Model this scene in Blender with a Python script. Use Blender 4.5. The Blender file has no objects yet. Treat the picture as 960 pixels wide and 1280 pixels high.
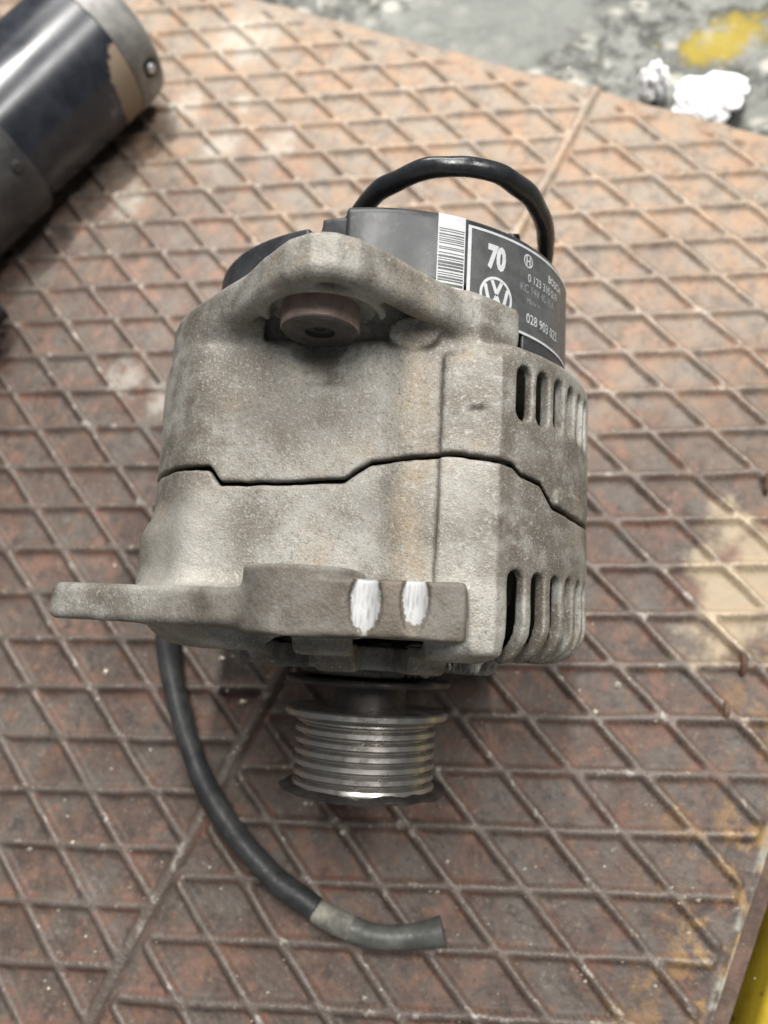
import bpy, bmesh, math, random
import numpy as np
from mathutils import Matrix, Vector, noise as mnoise

random.seed(7)
np.random.seed(7)
R_ = math.radians
scene = bpy.context.scene
COL = scene.collection
MM = 0.001

# ------------------------------------------------------------------ camera
PITCH, ROLL, CAM_H = 1.1898038533582793, -0.28763761981679425, 0.354
fw = Vector((0, math.cos(PITCH), -math.sin(PITCH)))
rt0 = Vector((1, 0, 0)); up0 = rt0.cross(fw)
rt = math.cos(ROLL) * rt0 + math.sin(ROLL) * up0
up = -math.sin(ROLL) * rt0 + math.cos(ROLL) * up0
cam_d = bpy.data.cameras.new('camera'); cam = bpy.data.objects.new('camera', cam_d)
COL.objects.link(cam); scene.camera = cam
cam.matrix_world = Matrix(((rt.x, up.x, -fw.x, 0), (rt.y, up.y, -fw.y, 0), (rt.z, up.z, -fw.z, CAM_H), (0, 0, 0, 1)))
cam_d.sensor_fit = 'HORIZONTAL'
cam_d.lens = 5.6; cam_d.sensor_width = 5.6 * 960 / 970
cam_d.clip_start = 0.01; cam_d.clip_end = 50
cam_d.dof.use_dof = True; cam_d.dof.focus_distance = 0.228; cam_d.dof.aperture_fstop = 1.75

# ------------------------------------------------------------------ light
w = bpy.data.worlds.new('World'); scene.world = w; w.use_nodes = True
bg = w.node_tree.nodes['Background']; bg.inputs[0].default_value = (0.93, 0.96, 1.0, 1); bg.inputs[1].default_value = 0.15

def area(name, loc, target, sx, sy, power, col):
    d = bpy.data.lights.new(name, 'AREA'); d.shape = 'RECTANGLE'; d.size = sx; d.size_y = sy
    d.energy = power; d.color = col
    o = bpy.data.objects.new(name, d); COL.objects.link(o)
    o.location = loc
    o.rotation_euler = (Vector(target) - Vector(loc)).to_track_quat('-Z', 'Y').to_euler()
    return o
area('workshop_window_lamp', (0.25, 1.45, 1.0), (0.0, 0.25, 0), 0.9, 0.5, 14, (1.0, 0.98, 0.94))
def tube_lamp(name, loc, ang, ln, power):
    o = area(name, loc, (loc[0], loc[1], 0), ln, 0.10, power, (1.0, 0.98, 0.95))
    o.rotation_euler = (0, 0, R_(ang)); return o
tube_lamp('ceiling_tube', (0.16, 0.70, 1.8), 70, 1.2, 25)
tube_lamp('ceiling_tube', (1.05, 0.25, 1.9), 70, 1.2, 28)
sd_ = bpy.data.lights.new('added_shadow_edge_spot', 'SPOT'); sd_.energy = 75; sd_.spot_size = R_(25); sd_.spot_blend = 0.18; sd_.shadow_soft_size = 0.03; sd_.color = (1.0, 0.97, 0.93)  # added spot: its cone edge stands in for a shadow boundary on the plate
so_ = bpy.data.objects.new('added_shadow_edge_spot', sd_); COL.objects.link(so_); so_.location = (0.05, 0.75, 1.55)
so_.rotation_euler = (Vector((0.13, 0.50, 0)) - so_.location).to_track_quat('-Z', 'Y').to_euler()
scene.view_settings.view_transform = 'Standard'
scene.view_settings.look = 'None'
scene.view_settings.exposure = 0.27
scene.view_settings.gamma = 1.0
try:
    scene.cycles.use_denoising = True
    scene.cycles.max_bounces = 5; scene.cycles.diffuse_bounces = 3; scene.cycles.glossy_bounces = 3; scene.cycles.caustics_reflective = False
except Exception:
    pass

# ------------------------------------------------------------------ node helpers
class NT:
    def __init__(s, name):
        s.m = bpy.data.materials.new(name); s.m.use_nodes = True
        s.t = s.m.node_tree; s.n = s.t.nodes; s.l = s.t.links
        s.b = s.n['Principled BSDF']
        s.tc = s.n.new('ShaderNodeTexCoord')
        s.co = s.tc.outputs['Object']
    def inp(s, sock, v):
        if hasattr(v, 'is_output') or hasattr(v, 'links'): s.l.new(v, sock)
        elif isinstance(v, (tuple, list)) and len(v) == 3 and sock.type == 'RGBA': sock.default_value = (*v, 1)
        else: sock.default_value = v
    def noise(s, scale, detail=4, rough=0.55, co=None, dist=0.0):
        k = s.n.new('ShaderNodeTexNoise'); s.l.new(co or s.co, k.inputs['Vector'])
        k.inputs['Scale'].default_value = scale; k.inputs['Detail'].default_value = detail
        k.inputs['Roughness'].default_value = rough; k.inputs['Distortion'].default_value = dist
        return k.outputs['Fac']
    def voro(s, scale, co=None, out='Distance', feature='F1'):
        k = s.n.new('ShaderNodeTexVoronoi'); s.l.new(co or s.co, k.inputs['Vector'])
        k.feature = feature; k.inputs['Scale'].default_value = scale
        return k.outputs[out]
    def ramp(s, fac, a, b, ca=0.0, cb=1.0):
        k = s.n.new('ShaderNodeMapRange'); k.clamp = True; k.interpolation_type = 'SMOOTHSTEP'
        s.inp(k.inputs['Value'], fac); k.inputs['From Min'].default_value = a; k.inputs['From Max'].default_value = b
        k.inputs['To Min'].default_value = ca; k.inputs['To Max'].default_value = cb
        return k.outputs['Result']
    def mix(s, fac, a, b):
        k = s.n.new('ShaderNodeMix'); k.data_type = 'RGBA'
        s.inp(k.inputs[0], fac); s.inp(k.inputs[6], a); s.inp(k.inputs[7], b)
        return k.outputs[2]
    def math(s, op, a, b=0.0, c=0.0):
        k = s.n.new('ShaderNodeMath'); k.operation = op
        s.inp(k.inputs[0], a); s.inp(k.inputs[1], b)
        if op in ('MULTIPLY_ADD',): s.inp(k.inputs[2], c)
        return k.outputs[0]
    def lerp(s, f, a, b):
        k = s.n.new('ShaderNodeMix'); k.data_type = 'FLOAT'
        s.inp(k.inputs[0], f); s.inp(k.inputs[2], a); s.inp(k.inputs[3], b)
        return k.outputs[0]
    def xyz(s, co=None):
        k = s.n.new('ShaderNodeSeparateXYZ'); s.l.new(co or s.co, k.inputs[0]); return k.outputs
    def scaled(s, v):
        k = s.n.new('ShaderNodeMapping'); s.l.new(s.co, k.inputs[0]); k.inputs['Scale'].default_value = v; return k.outputs[0]
    def gauss(s, cx, cy, rx, ry, co=None, zax=1):
        """soft elliptical stain mask centred at (cx, cy) in object space (metres)"""
        X = s.xyz(co)
        a = s.math('DIVIDE', s.math('SUBTRACT', X[0], cx), rx)
        b = s.math('DIVIDE', s.math('SUBTRACT', X[zax], cy), ry)
        d = s.math('SQRT', s.math('ADD', s.math('MULTIPLY', a, a), s.math('MULTIPLY', b, b)))
        return d
    def bump(s, h, strength, dist):
        k = s.n.new('ShaderNodeBump'); s.l.new(h, k.inputs['Height'])
        k.inputs['Strength'].default_value = strength; k.inputs['Distance'].default_value = dist
        s.l.new(k.outputs[0], s.b.inputs['Normal'])
    def done(s, col=None, rough=None, metal=None, spec=None):
        if col is not None: s.inp(s.b.inputs['Base Color'], col)
        if rough is not None: s.inp(s.b.inputs['Roughness'], rough)
        if metal is not None: s.inp(s.b.inputs['Metallic'], metal)
        if spec is not None: s.inp(s.b.inputs['Specular IOR Level'], spec)
        return s.m

# ------------------------------------------------------------------ materials
def mat_cast(name, marks=False):
    m = NT(name)
    big = m.noise(24, 3, 0.6); mid = m.noise(95, 4, 0.7); fine = m.noise(1500, 2, 0.7); sp = m.noise(650, 2, 0.65); st_ = m.noise(46, 4, 0.66)
    X = m.xyz()
    c = m.mix(m.ramp(big, 0.36, 0.62), (0.170, 0.149, 0.121), (0.385, 0.370, 0.330))
    c = m.mix(m.ramp(mid, 0.46, 0.66, 0, 0.5), c, (0.42, 0.41, 0.375))
    c = m.mix(m.ramp(mid, 0.50, 0.30, 0, 0.55), c, (0.165, 0.138, 0.108))
    c = m.mix(m.ramp(st_, 0.55, 0.70, 0, 0.5), c, (0.335, 0.255, 0.165))
    c = m.mix(m.ramp(m.noise(15, 2, 0.6), 0.52, 0.72, 0, 0.5), c, (0.175, 0.155, 0.13))
    # rusty runs along the through-bolt ribs
    run = m.ramp(m.math('ABSOLUTE', m.math('SUBTRACT', X[0], m.math('MULTIPLY_ADD', big, 0.010, 0.0125))), 0.009, 0.001)
    run = m.math('MULTIPLY', run, m.ramp(mid, 0.30, 0.66))
    run = m.math('MULTIPLY', run, m.ramp(X[2], 0.05, 0.06))
    c = m.mix(m.math('MULTIPLY', run, 0.62), c, (0.33, 0.245, 0.145))
    # bright and dark grains of the sand casting
    c = m.mix(m.ramp(sp, 0.56, 0.74, 0, 0.45), c, (0.56, 0.55, 0.52))
    c = m.mix(m.ramp(sp, 0.44, 0.28, 0, 0.5), c, (0.12, 0.10, 0.08))
    c = m.mix(m.ramp(fine, 0.54, 0.70, 0, 0.35), c, (0.58, 0.57, 0.54))
    c = m.mix(m.ramp(fine, 0.46, 0.30, 0, 0.35), c, (0.11, 0.095, 0.08))
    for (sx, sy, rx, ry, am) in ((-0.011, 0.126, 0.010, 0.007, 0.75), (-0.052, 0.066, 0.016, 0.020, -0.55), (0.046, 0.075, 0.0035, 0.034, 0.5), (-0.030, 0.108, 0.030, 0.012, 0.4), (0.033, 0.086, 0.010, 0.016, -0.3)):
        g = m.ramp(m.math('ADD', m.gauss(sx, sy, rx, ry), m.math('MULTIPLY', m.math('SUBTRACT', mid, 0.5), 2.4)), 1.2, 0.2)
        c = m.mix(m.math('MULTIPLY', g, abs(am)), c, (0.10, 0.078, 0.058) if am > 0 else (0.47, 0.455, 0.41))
    rough = m.ramp(mid, 0.2, 0.8, 0.48, 0.74)
    metal = 0.3
    if marks:
        wob = m.math('MULTIPLY', m.math('SUBTRACT', sp, 0.5), 0.5)
        def mark(cx, cy, rx, ry):
            d = m.math('ADD', m.gauss(cx, cy, rx, ry), wob)
            return m.ramp(d, 1.03, 0.93)
        mk = m.math('MAXIMUM', mark(0.0098, 0.0512, 0.0040, 0.0082), mark(0.0226, 0.0525, 0.0034, 0.0070))
        mk = m.math('MULTIPLY', mk, m.ramp(X[2], 0.078, 0.080))
        st = m.noise(600, 3, 0.6, co=m.scaled((2.2, 0.25, 1)))
        # darker oily lug around the ground flats
        lug = m.math('MULTIPLY', m.ramp(X[2], 0.072, 0.078), m.ramp(X[1], 0.062, 0.058))
        c = m.mix(m.math('MULTIPLY', lug, m.ramp(mid, 0.25, 0.6, 0.95, 0.65)), c, (0.095, 0.078, 0.060))
        c = m.mix(mk, c, m.mix(m.ramp(st, 0.3, 0.55), (0.24, 0.24, 0.235), (0.40, 0.40, 0.395)))
        rough = m.lerp(mk, rough, 0.5); metal = m.lerp(mk, 0.3, 0.3)
    h = m.math('ADD', m.math('MULTIPLY', fine, 0.7), m.math('MULTIPLY', sp, 1.0))
    h = m.math('ADD', h, m.math('MULTIPLY', mid, 0.8))
    if marks: h = m.math('MULTIPLY', h, m.ramp(mk, 0, 1, 1, 0.15))
    m.bump(h, 0.42, 0.0005)
    return m.done(c, rough, metal, 0.5)

def mat_plain(name, col, rough=0.5, metal=0.0, var=0.25, scale=120, bump=0.15, bd=0.0004, dust=None, dust_amt=0.4, spec=0.5):
    m = NT(name)
    n = m.noise(scale, 5, 0.6); n2 = m.noise(scale * 6, 3, 0.6)
    dark = tuple(x * (1 - var) for x in col); lite = tuple(min(1, x * (1 + var)) for x in col)
    c = m.mix(m.ramp(n, 0.3, 0.7), dark, lite)
    if dust: c = m.mix(m.ramp(m.noise(scale * 0.45, 6, 0.7), 0.48, 0.72, 0, dust_amt), c, dust)
    m.bump(m.math('ADD', n, n2), bump, bd)
    return m.done(c, m.ramp(n2, 0.3, 0.7, max(0.05, rough - 0.1), min(1, rough + 0.1)), metal, spec)

def mat_plate():
    m = NT('rusted_tread_plate')
    X = m.xyz()
    big = m.noise(16, 3, 0.6); mid = m.noise(55, 3, 0.65); mid2 = m.noise(41, 4, 0.68); fine = m.noise(420, 3, 0.7); mot = m.noise(130, 3, 0.65)
    c = m.mix(m.ramp(mid2, 0.36, 0.60), (0.128, 0.107, 0.090), (0.112, 0.074, 0.058))
    c = m.mix(m.ramp(mid, 0.52, 0.66, 0, 0.75), c, (0.215, 0.125, 0.096))
    c = m.mix(m.ramp(mot, 0.48, 0.32, 0, 0.75), c, (0.058, 0.047, 0.040))
    c = m.mix(m.ramp(mot, 0.56, 0.70, 0, 0.5), c, (0.24, 0.125, 0.075))
    c = m.mix(m.ramp(fine, 0.57, 0.72, 0, 0.5), c, (0.30, 0.245, 0.195))
    c = m.mix(m.ramp(fine, 0.43, 0.28, 0, 0.5), c, (0.045, 0.036, 0.03))
    # red rust collected along the feet of the ridges
    foot = m.math('MULTIPLY', m.ramp(X[2], -0.0030, -0.0023), m.ramp(X[2], -0.0004, -0.0016))
    foot = m.math('MULTIPLY', foot, m.ramp(mid, 0.42, 0.62))
    c = m.mix(m.math('MULTIPLY', foot, 0.5), c, (0.17, 0.070, 0.043))
    # worn ridge crowns: bare grey steel with bright nicks
    worn = m.math('MULTIPLY', m.ramp(X[2], -0.0010, -0.0003), m.ramp(mid2, 0.30, 0.58, 0.15, 0.85))
    c = m.mix(worn, c, (0.152, 0.122, 0.102))
    nick = m.math('MULTIPLY', m.ramp(X[2], -0.0006, -0.0001), m.ramp(mot, 0.58, 0.68))
    c = m.mix(m.math('MULTIPLY', nick, 0.7), c, (0.42, 0.39, 0.35))
    # chipped pale paint left on the border
    chip = m.math('MULTIPLY', m.ramp(X[1], 0.1085, 0.1110), m.ramp(mid, 0.44, 0.54))
    c = m.mix(m.math('MULTIPLY', chip, 0.85), c, (0.40, 0.39, 0.33))
    # pale dust further up the plate, with ochre
    nz = m.math('MULTIPLY', m.math('SUBTRACT', big, 0.5), 0.22)
    up_ = m.ramp(m.math('ADD', X[0], nz), 0.13, 0.36)
    c = m.mix(m.math('MULTIPLY', m.math('MULTIPLY', up_, m.ramp(mot, 0.35, 0.6, 0.55, 1.0)), 0.82), c, m.mix(m.ramp(mid, 0.35, 0.65), (0.26, 0.215, 0.165), (0.33, 0.225, 0.145)))
    # ochre paint patches near the right edge
    o = m.math('MULTIPLY', m.ramp(m.math('ADD', X[1], m.math('MULTIPLY', m.math('SUBTRACT', big, 0.5), 0.12)), 0.060, 0.112), m.ramp(m.math('ADD', mid2, m.math('MULTIPLY', mot, 0.5)), 0.74, 0.86))
    c = m.mix(m.math('MULTIPLY', o, 0.6), c, (0.42, 0.26, 0.095))
    # pale spilled patches
    pale = m.ramp(m.math('ADD', m.gauss(0.145, 0.070, 0.040, 0.026), m.math('MULTIPLY', m.math('SUBTRACT', mid, 0.5), 2.6)), 1.2, 0.4)
    c = m.mix(m.math('MULTIPLY', pale, 0.75), c, (0.50, 0.40, 0.27))
    for (px, py, r) in PALE:
        g = m.ramp(m.math('ADD', m.gauss(px, py, r, r * 0.8), m.math('MULTIPLY', m.math('SUBTRACT', mot, 0.5), 3.0)), 1.15, 0.1)
        c = m.mix(m.math('MULTIPLY', g, 0.45), c, (0.50, 0.47, 0.41))
    h = m.math('ADD', m.math('MULTIPLY', fine, 0.5), mot)
    m.bump(h, 0.7, 0.0012)
    return m.done(c, m.lerp(worn, m.ramp(mid, 0.3, 0.7, 0.52, 0.72), 0.42), m.math('MULTIPLY', worn, 0.35), 0.5)

# ------------------------------------------------------------------ mesh helpers
def tag(o, label=None, cat=None, group=None, kind=None):
    if label: o['label'] = label
    if cat: o['category'] = cat
    if group: o['group'] = group
    if kind: o['kind'] = kind
    return o
def mk(name, verts, faces, mat, parent=None, smooth=True, off=None):
    me = bpy.data.meshes.new(name)
    if isinstance(verts, np.ndarray) and isinstance(faces, np.ndarray):
        nv, nf = len(verts), len(faces); k = faces.shape[1]
        me.vertices.add(nv); me.vertices.foreach_set('co', verts.astype(np.float32).ravel())
        me.loops.add(nf * k); me.loops.foreach_set('vertex_index', faces.astype(np.int32).ravel())
        me.polygons.add(nf); me.polygons.foreach_set('loop_start', np.arange(0, nf * k, k, dtype=np.int32))
        me.update(calc_edges=True)
    else:
        me.from_pydata([tuple(v) for v in verts], [], [tuple(f) for f in faces]); me.update()
    me.validate()
    me.materials.append(mat)
    if smooth: me.polygons.foreach_set('use_smooth', np.ones(len(me.polygons), dtype=bool))
    o = bpy.data.objects.new(name, me); COL.objects.link(o)
    if parent is not None:
        o.parent = parent
        if parent.type == 'EMPTY' and 'mesh_offset' in LOC.get(parent.name, {}): o.location = LOC[parent.name]['mesh_offset']
    return o
LOC = {}
def sharp(o, ang=35):
    me = o.data
    me.polygons.foreach_set('use_smooth', np.ones(len(me.polygons), dtype=bool))
    bm = bmesh.new(); bm.from_mesh(me); bmesh.ops.recalc_face_normals(bm, faces=bm.faces)
    for e in bm.edges:
        if len(e.link_faces) == 2 and e.calc_face_angle(0) > R_(ang): e.smooth = False
    bm.to_mesh(me); bm.free()
def lathe(profile, seg=96, axis='y', c=(0, 0, 0)):
    """profile: list of (r, t) from the axis round back to the axis; revolve about an axis (t runs along it)"""
    V, F = [], []
    n = len(profile)
    for i in range(seg):
        a = 2 * math.pi * i / seg
        for r, t in profile:
            x, z = r * math.cos(a), r * math.sin(a)
            V.append((c[0] + x, c[1] + t, c[2] + z) if axis == 'y' else (c[0] + t, c[1] + x, c[2] + z))
    for i in range(seg):
        j = (i + 1) % seg
        for k in range(n - 1):
            F.append((i * n + k, i * n + k + 1, j * n + k + 1, j * n + k))
    return V, F
def tube(pts, rad, seg=14, sub=10, cap=True):
    """round tube through pts (Catmull-Rom); rad: number or list of radii per point"""
    P = [Vector(p) for p in pts]; n = len(P)
    rr = rad if isinstance(rad, (list, tuple)) else [rad] * n
    C, Rr = [], []
    for i in range(n - 1):
        p0 = P[max(i - 1, 0)]; p1 = P[i]; p2 = P[i + 1]; p3 = P[min(i + 2, n - 1)]
        for s in range(sub):
            t = s / sub
            C.append(0.5 * ((2 * p1) + (-p0 + p2) * t + (2 * p0 - 5 * p1 + 4 * p2 - p3) * t * t + (-p0 + 3 * p1 - 3 * p2 + p3) * t ** 3))
            Rr.append(rr[i] + (rr[i + 1] - rr[i]) * t)
    C.append(P[-1]); Rr.append(rr[-1])
    V, F = [], []
    T0 = (C[1] - C[0]).normalized(); N = T0.orthogonal().normalized()
    for i, c in enumerate(C):
        T = (C[min(i + 1, len(C) - 1)] - C[max(i - 1, 0)]).normalized()
        N = (N - T * N.dot(T)).normalized(); B = T.cross(N)
        for k in range(seg):
            a = 2 * math.pi * k / seg
            V.append(c + (N * math.cos(a) + B * math.sin(a)) * Rr[i])
    for i in range(len(C) - 1):
        for k in range(seg):
            F.append((i * seg + k, i * seg + (k + 1) % seg, (i + 1) * seg + (k + 1) % seg, (i + 1) * seg + k))
    if cap:
        F.append(tuple(range(seg - 1, -1, -1))); F.append(tuple(range((len(C) - 1) * seg, len(C) * seg)))
    return V, F

# ---- signed distance fields, meshed with surface nets (for the castings)
def smin(a, b, k):
    h = np.clip(0.5 + 0.5 * (b - a) / k, 0, 1); return b + (a - b) * h - k * h * (1 - h)
def smax(a, b, k): return -smin(-a, -b, k)
def extr(d2, y, y0, y1, r):
    dy = np.abs(y - (y0 + y1) / 2) - (y1 - y0) / 2
    a = d2 + r; b = dy + r
    return np.sqrt(np.maximum(a, 0) ** 2 + np.maximum(b, 0) ** 2) + np.minimum(np.maximum(a, b), 0) - r
def circ(x, z, cx, cz, r): return np.sqrt((x - cx) ** 2 + (z - cz) ** 2) - r
def rect(x, z, x0, x1, z0, z1, r=0.0):
    a = np.abs(x - (x0 + x1) / 2) - (x1 - x0) / 2 + r; b = np.abs(z - (z0 + z1) / 2) - (z1 - z0) / 2 + r
    return np.sqrt(np.maximum(a, 0) ** 2 + np.maximum(b, 0) ** 2) + np.minimum(np.maximum(a, b), 0) - r
def capsule2(x, z, ax, az, bx, bz, ra, rb):
    dx, dz = bx - ax, bz - az; t = np.clip(((x - ax) * dx + (z - az) * dz) / (dx * dx + dz * dz), 0, 1)
    return np.sqrt((x - ax - t * dx) ** 2 + (z - az - t * dz) ** 2) - (ra + (rb - ra) * t)
def poly2(x, z, pts):
    n = len(pts); d = np.full(np.broadcast(x, z).shape, 1e9, np.float32); s = np.ones_like(d)
    for i in range(n):
        ax, az = pts[i]; bx, bz = pts[i - 1]
        ex_, ez_ = bx - ax, bz - az; wx, wz = x - ax, z - az
        t = np.clip((wx * ex_ + wz * ez_) / (ex_ * ex_ + ez_ * ez_), 0, 1)
        d = np.minimum(d, (wx - ex_ * t) ** 2 + (wz - ez_ * t) ** 2)
        c1 = z >= az; c2 = z < bz; c3 = ex_ * wz > ez_ * wx
        s = np.where((c1 & c2 & c3) | (~c1 & ~c2 & ~c3), -s, s)
    return s * np.sqrt(d)
def grid(x0, x1, y0, y1, z0, z1, st):
    X = np.arange(x0, x1, st, dtype=np.float32)[:, None, None]
    Y = np.arange(y0, y1, st, dtype=np.float32)[None, :, None]
    Z = np.arange(z0, z1, st, dtype=np.float32)[None, None, :]
    return X, Y, Z
def nets(vol, origin, st):
    s = vol < 0; nx, ny, nz = vol.shape
    c = np.zeros((nx - 1, ny - 1, nz - 1), np.int8)
    for i in (0, 1):
        for j in (0, 1):
            for k in (0, 1):
                c += s[i:nx - 1 + i, j:ny - 1 + j, k:nz - 1 + k]
    act = np.argwhere((c > 0) & (c < 8))
    idx = np.full(c.shape, -1, np.int32); idx[act[:, 0], act[:, 1], act[:, 2]] = np.arange(len(act))
    cor = np.array([(i, j, k) for i in (0, 1) for j in (0, 1) for k in (0, 1)])
    val = np.stack([vol[act[:, 0] + a, act[:, 1] + b, act[:, 2] + d] for a, b, d in cor], 1)
    acc = np.zeros((len(act), 3)); cnt = np.zeros(len(act))
    for a in range(8):
        for b in range(a + 1, 8):
            if abs(cor[a] - cor[b]).sum() != 1: continue
            va, vb = val[:, a], val[:, b]; mk_ = (va < 0) != (vb < 0)
            t = np.where(mk_, va / np.where(mk_, va - vb, 1), 0)
            p = cor[a] + (cor[b] - cor[a]) * t[:, None]
            acc += p * mk_[:, None]; cnt += mk_
    V = (act + acc / cnt[:, None]) * st + np.array(origin)
    F = []
    for ax in range(3):
        sl0 = [slice(None)] * 3; sl1 = [slice(None)] * 3
        sl0[ax] = slice(0, -1); sl1[ax] = slice(1, None)
        d = s[tuple(sl0)] != s[tuple(sl1)]
        e = np.argwhere(d); b, cc = [(1, 2), (2, 0), (0, 1)][ax]
        lim = np.array(c.shape)
        ok = (e[:, b] > 0) & (e[:, cc] > 0) & (e[:, b] < lim[b]) & (e[:, cc] < lim[cc]); e = e[ok]
        ins = s[e[:, 0], e[:, 1], e[:, 2]]
        q = []
        for ob, oc in ((-1, -1), (0, -1), (0, 0), (-1, 0)):
            g = e.copy(); g[:, b] += ob; g[:, cc] += oc; q.append(idx[g[:, 0], g[:, 1], g[:, 2]])
        q = np.stack(q, 1); q[~ins] = q[~ins][:, ::-1]
        F.append(q)
    return V * MM, np.concatenate(F)

# ================================================================== SETTING
UV_ANG = 47.5
ud = np.array([math.cos(R_(UV_ANG)), math.sin(R_(UV_ANG))]); vd = np.array([ud[1], -ud[0]])
def to_uv(x, y): return ((x * ud[0] + y * ud[1]) * MM, (x * vd[0] + y * vd[1]) * MM)
PALE = [(.366, -.335, .034), (.301, -.338, .016), (.316, -.305, .010), (.279, -.300, .016), (.2915, -.266, .016), (.115, -.262, .016), (.111, -.236, .013), (.22, -.33, .016)]
M_plate = mat_plate()
# the plate: a height field in its own (u, v) frame; ridge crowns at z = 0
BI = np.array([11.34, -27.4]); BJ = np.array([28.46, -8.6]); O_R = np.array([85.55, 86.74]); O_L = np.array([-156.79, 219.59])
SEAM_V, END_V, END_U = -104.6, 113.0, 403.0
ST = 1.15
U = np.arange(-195, END_U + .01, ST); U[-1] = END_U
V_ = np.arange(-560, END_V + .01, ST); V_[-1] = END_V
uu, vv = np.meshgrid(U, V_, indexing='ij')
px = uu * ud[0] + vv * vd[0]; py = uu * ud[1] + vv * vd[1]
def vnoise(x, y, s, seed):
    rs = np.random.RandomState(seed); g = rs.rand(256, 256)
    a = x / s; b = y / s; i = np.floor(a).astype(int); j = np.floor(b).astype(int); fa = a - i; fb = b - j
    fa = fa * fa * (3 - 2 * fa); fb = fb * fb * (3 - 2 * fb)
    G = lambda p, q: g[p % 256, q % 256]
    return (G(i, j) * (1 - fa) + G(i + 1, j) * fa) * (1 - fb) + (G(i, j + 1) * (1 - fa) + G(i + 1, j + 1) * fa) * fb
wx = (vnoise(px, py, 22, 1) - .5) * .9; wy = (vnoise(px, py, 22, 2) - .5) * .9
A = np.linalg.inv(np.stack([BI, BJ], 1)); cr = abs(BI[0] * BJ[1] - BI[1] * BJ[0])
def lat(o):
    a = A[0, 0] * (px + wx - o[0]) + A[0, 1] * (py + wy - o[1]); b = A[1, 0] * (px + wx - o[0]) + A[1, 1] * (py + wy - o[1])
    da = np.abs(a - np.round(a)) * cr / np.hypot(*BJ); db = np.abs(b - np.round(b)) * cr / np.hypot(*BI)
    return da, db
def prof(d, hw): 
    t = np.clip((hw - d) / (hw * 0.46), 0, 1); return t * t * (3 - 2 * t)
daR, dbR = lat(O_R); daL, dbL = lat(O_L)
right = vv > SEAM_V
da = np.where(right, daR, daL); db = np.where(right, dbR, dbL)
wid = 2.45 + (vnoise(px, py, 30, 3) - .5) * .7
hr = np.maximum(prof(da, wid), prof(db, wid))
fade = np.where(right, np.clip((vv - SEAM_V - 4.2) / 1.6, 0, 1), 1.0)
fade *= np.clip((END_V - 5 - vv) / 2, 0, 1) * np.clip((END_U - 9 - uu) / 2.5, 0, 1)
hr = hr * fade
seam = prof(np.abs(vv - SEAM_V + wx * .6), 3.7)
hgt = np.maximum(hr * (0.86 + 0.28 * vnoise(px, py, 17, 4)), seam * 1.05)
zz = -3.0 + 3.0 * hgt + (vnoise(px, py, 9, 5) - .5) * .35 + (vnoise(px, py, 3.2, 6) - .5) * .22 + (vnoise(px, py, 60, 8) - .5) * .5
# softened, chipped border
edge = np.minimum(END_V - vv, END_U - uu)
zz -= 1.6 * np.clip(1 - (edge + (vnoise(px, py, 7, 9) - .5) * 2) / 2.2, 0, 1) ** 2
nu, nv = uu.shape
verts = np.stack([uu, vv, zz], -1).reshape(-1, 3) * MM
ii = np.arange(nu * nv).reshape(nu, nv)
faces = np.stack([ii[:-1, :-1], ii[1:, :-1], ii[1:, 1:], ii[:-1, 1:]], -1).reshape(-1, 4)
# (u, v, z) is left-handed in world terms because v points right of u: flip winding
faces = faces[:, ::-1]
# skirt down to the underside
def skirt(line, verts, faces):
    n0 = len(verts); low = verts[line].copy(); low[:, 2] = -0.014
    verts = np.concatenate([verts, low]); k = np.arange(len(line) - 1)
    q = np.stack([line[k], line[k + 1], n0 + k + 1, n0 + k], 1)
    return verts, np.concatenate([faces, q])
verts, faces = skirt(ii[:, -1], verts, faces)
verts, faces = skirt(ii[-1, ::-1], verts, faces)
plate = mk('tread_plate', verts, faces, M_plate)
plate.rotation_euler = (0, 0, 0)
# basis: local x = u, local y = v ; v = u rotated by -90 deg, so mirror y by building with a proper matrix
plate.matrix_world = Matrix(((ud[0], vd[0], 0, 0), (ud[1], vd[1], 0, 0), (0, 0, 1, 0), (0, 0, 0, 1)))
tag(plate, kind='structure')

# concrete floor below the plate
FZ = -0.085
m = NT('stony_concrete')
X = m.xyz()
n1 = m.noise(9, 6, 0.65); n2 = m.noise(45, 6, 0.7); v1 = m.voro(38); v2 = m.voro(95)
c = m.mix(m.ramp(n1, 0.35, 0.65), (0.12, 0.123, 0.113), (0.27, 0.272, 0.25))
c = m.mix(m.ramp(m.math('ADD', v1, m.math('MULTIPLY', n2, 0.5)), 0.66, 0.46, 0, 0.85), c, (0.46, 0.445, 0.395))
c = m.mix(m.ramp(n2, 0.56, 0.42, 0, 0.9), c, (0.06, 0.062, 0.055))
c = m.mix(m.ramp(m.math('ADD', v2, m.math('MULTIPLY', n2, 0.6)), 0.6, 0.4, 0, 0.5), c, (0.34, 0.34, 0.31))
yel = m.ramp(m.math('ADD', m.gauss(0.342, 0.462, 0.036, 0.020), m.math('MULTIPLY', m.math('SUBTRACT', n2, 0.5), 4.0)), 1.3, 0.2)
c = m.mix(m.math('MULTIPLY', yel, 0.8), c, (0.36, 0.27, 0.035))
slab = m.ramp(m.math('ADD', m.gauss(0.17, 0.545, 0.10, 0.06), m.math('MULTIPLY', m.math('SUBTRACT', n1, 0.5), 1.2)), 1.0, 0.8)
c = m.mix(m.math('MULTIPLY', slab, 0.8), c, (0.21, 0.218, 0.20))
m.bump(m.math('ADD', n2, v1), 1.0, 0.008)
M_floor = m.done(c, 0.85, 0.0, 0.3)
gx = np.linspace(-1.6, 1.9, 240); gy = np.linspace(-1.2, 2.3, 240)
GX, GY = np.meshgrid(gx, gy, indexing='ij')
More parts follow.
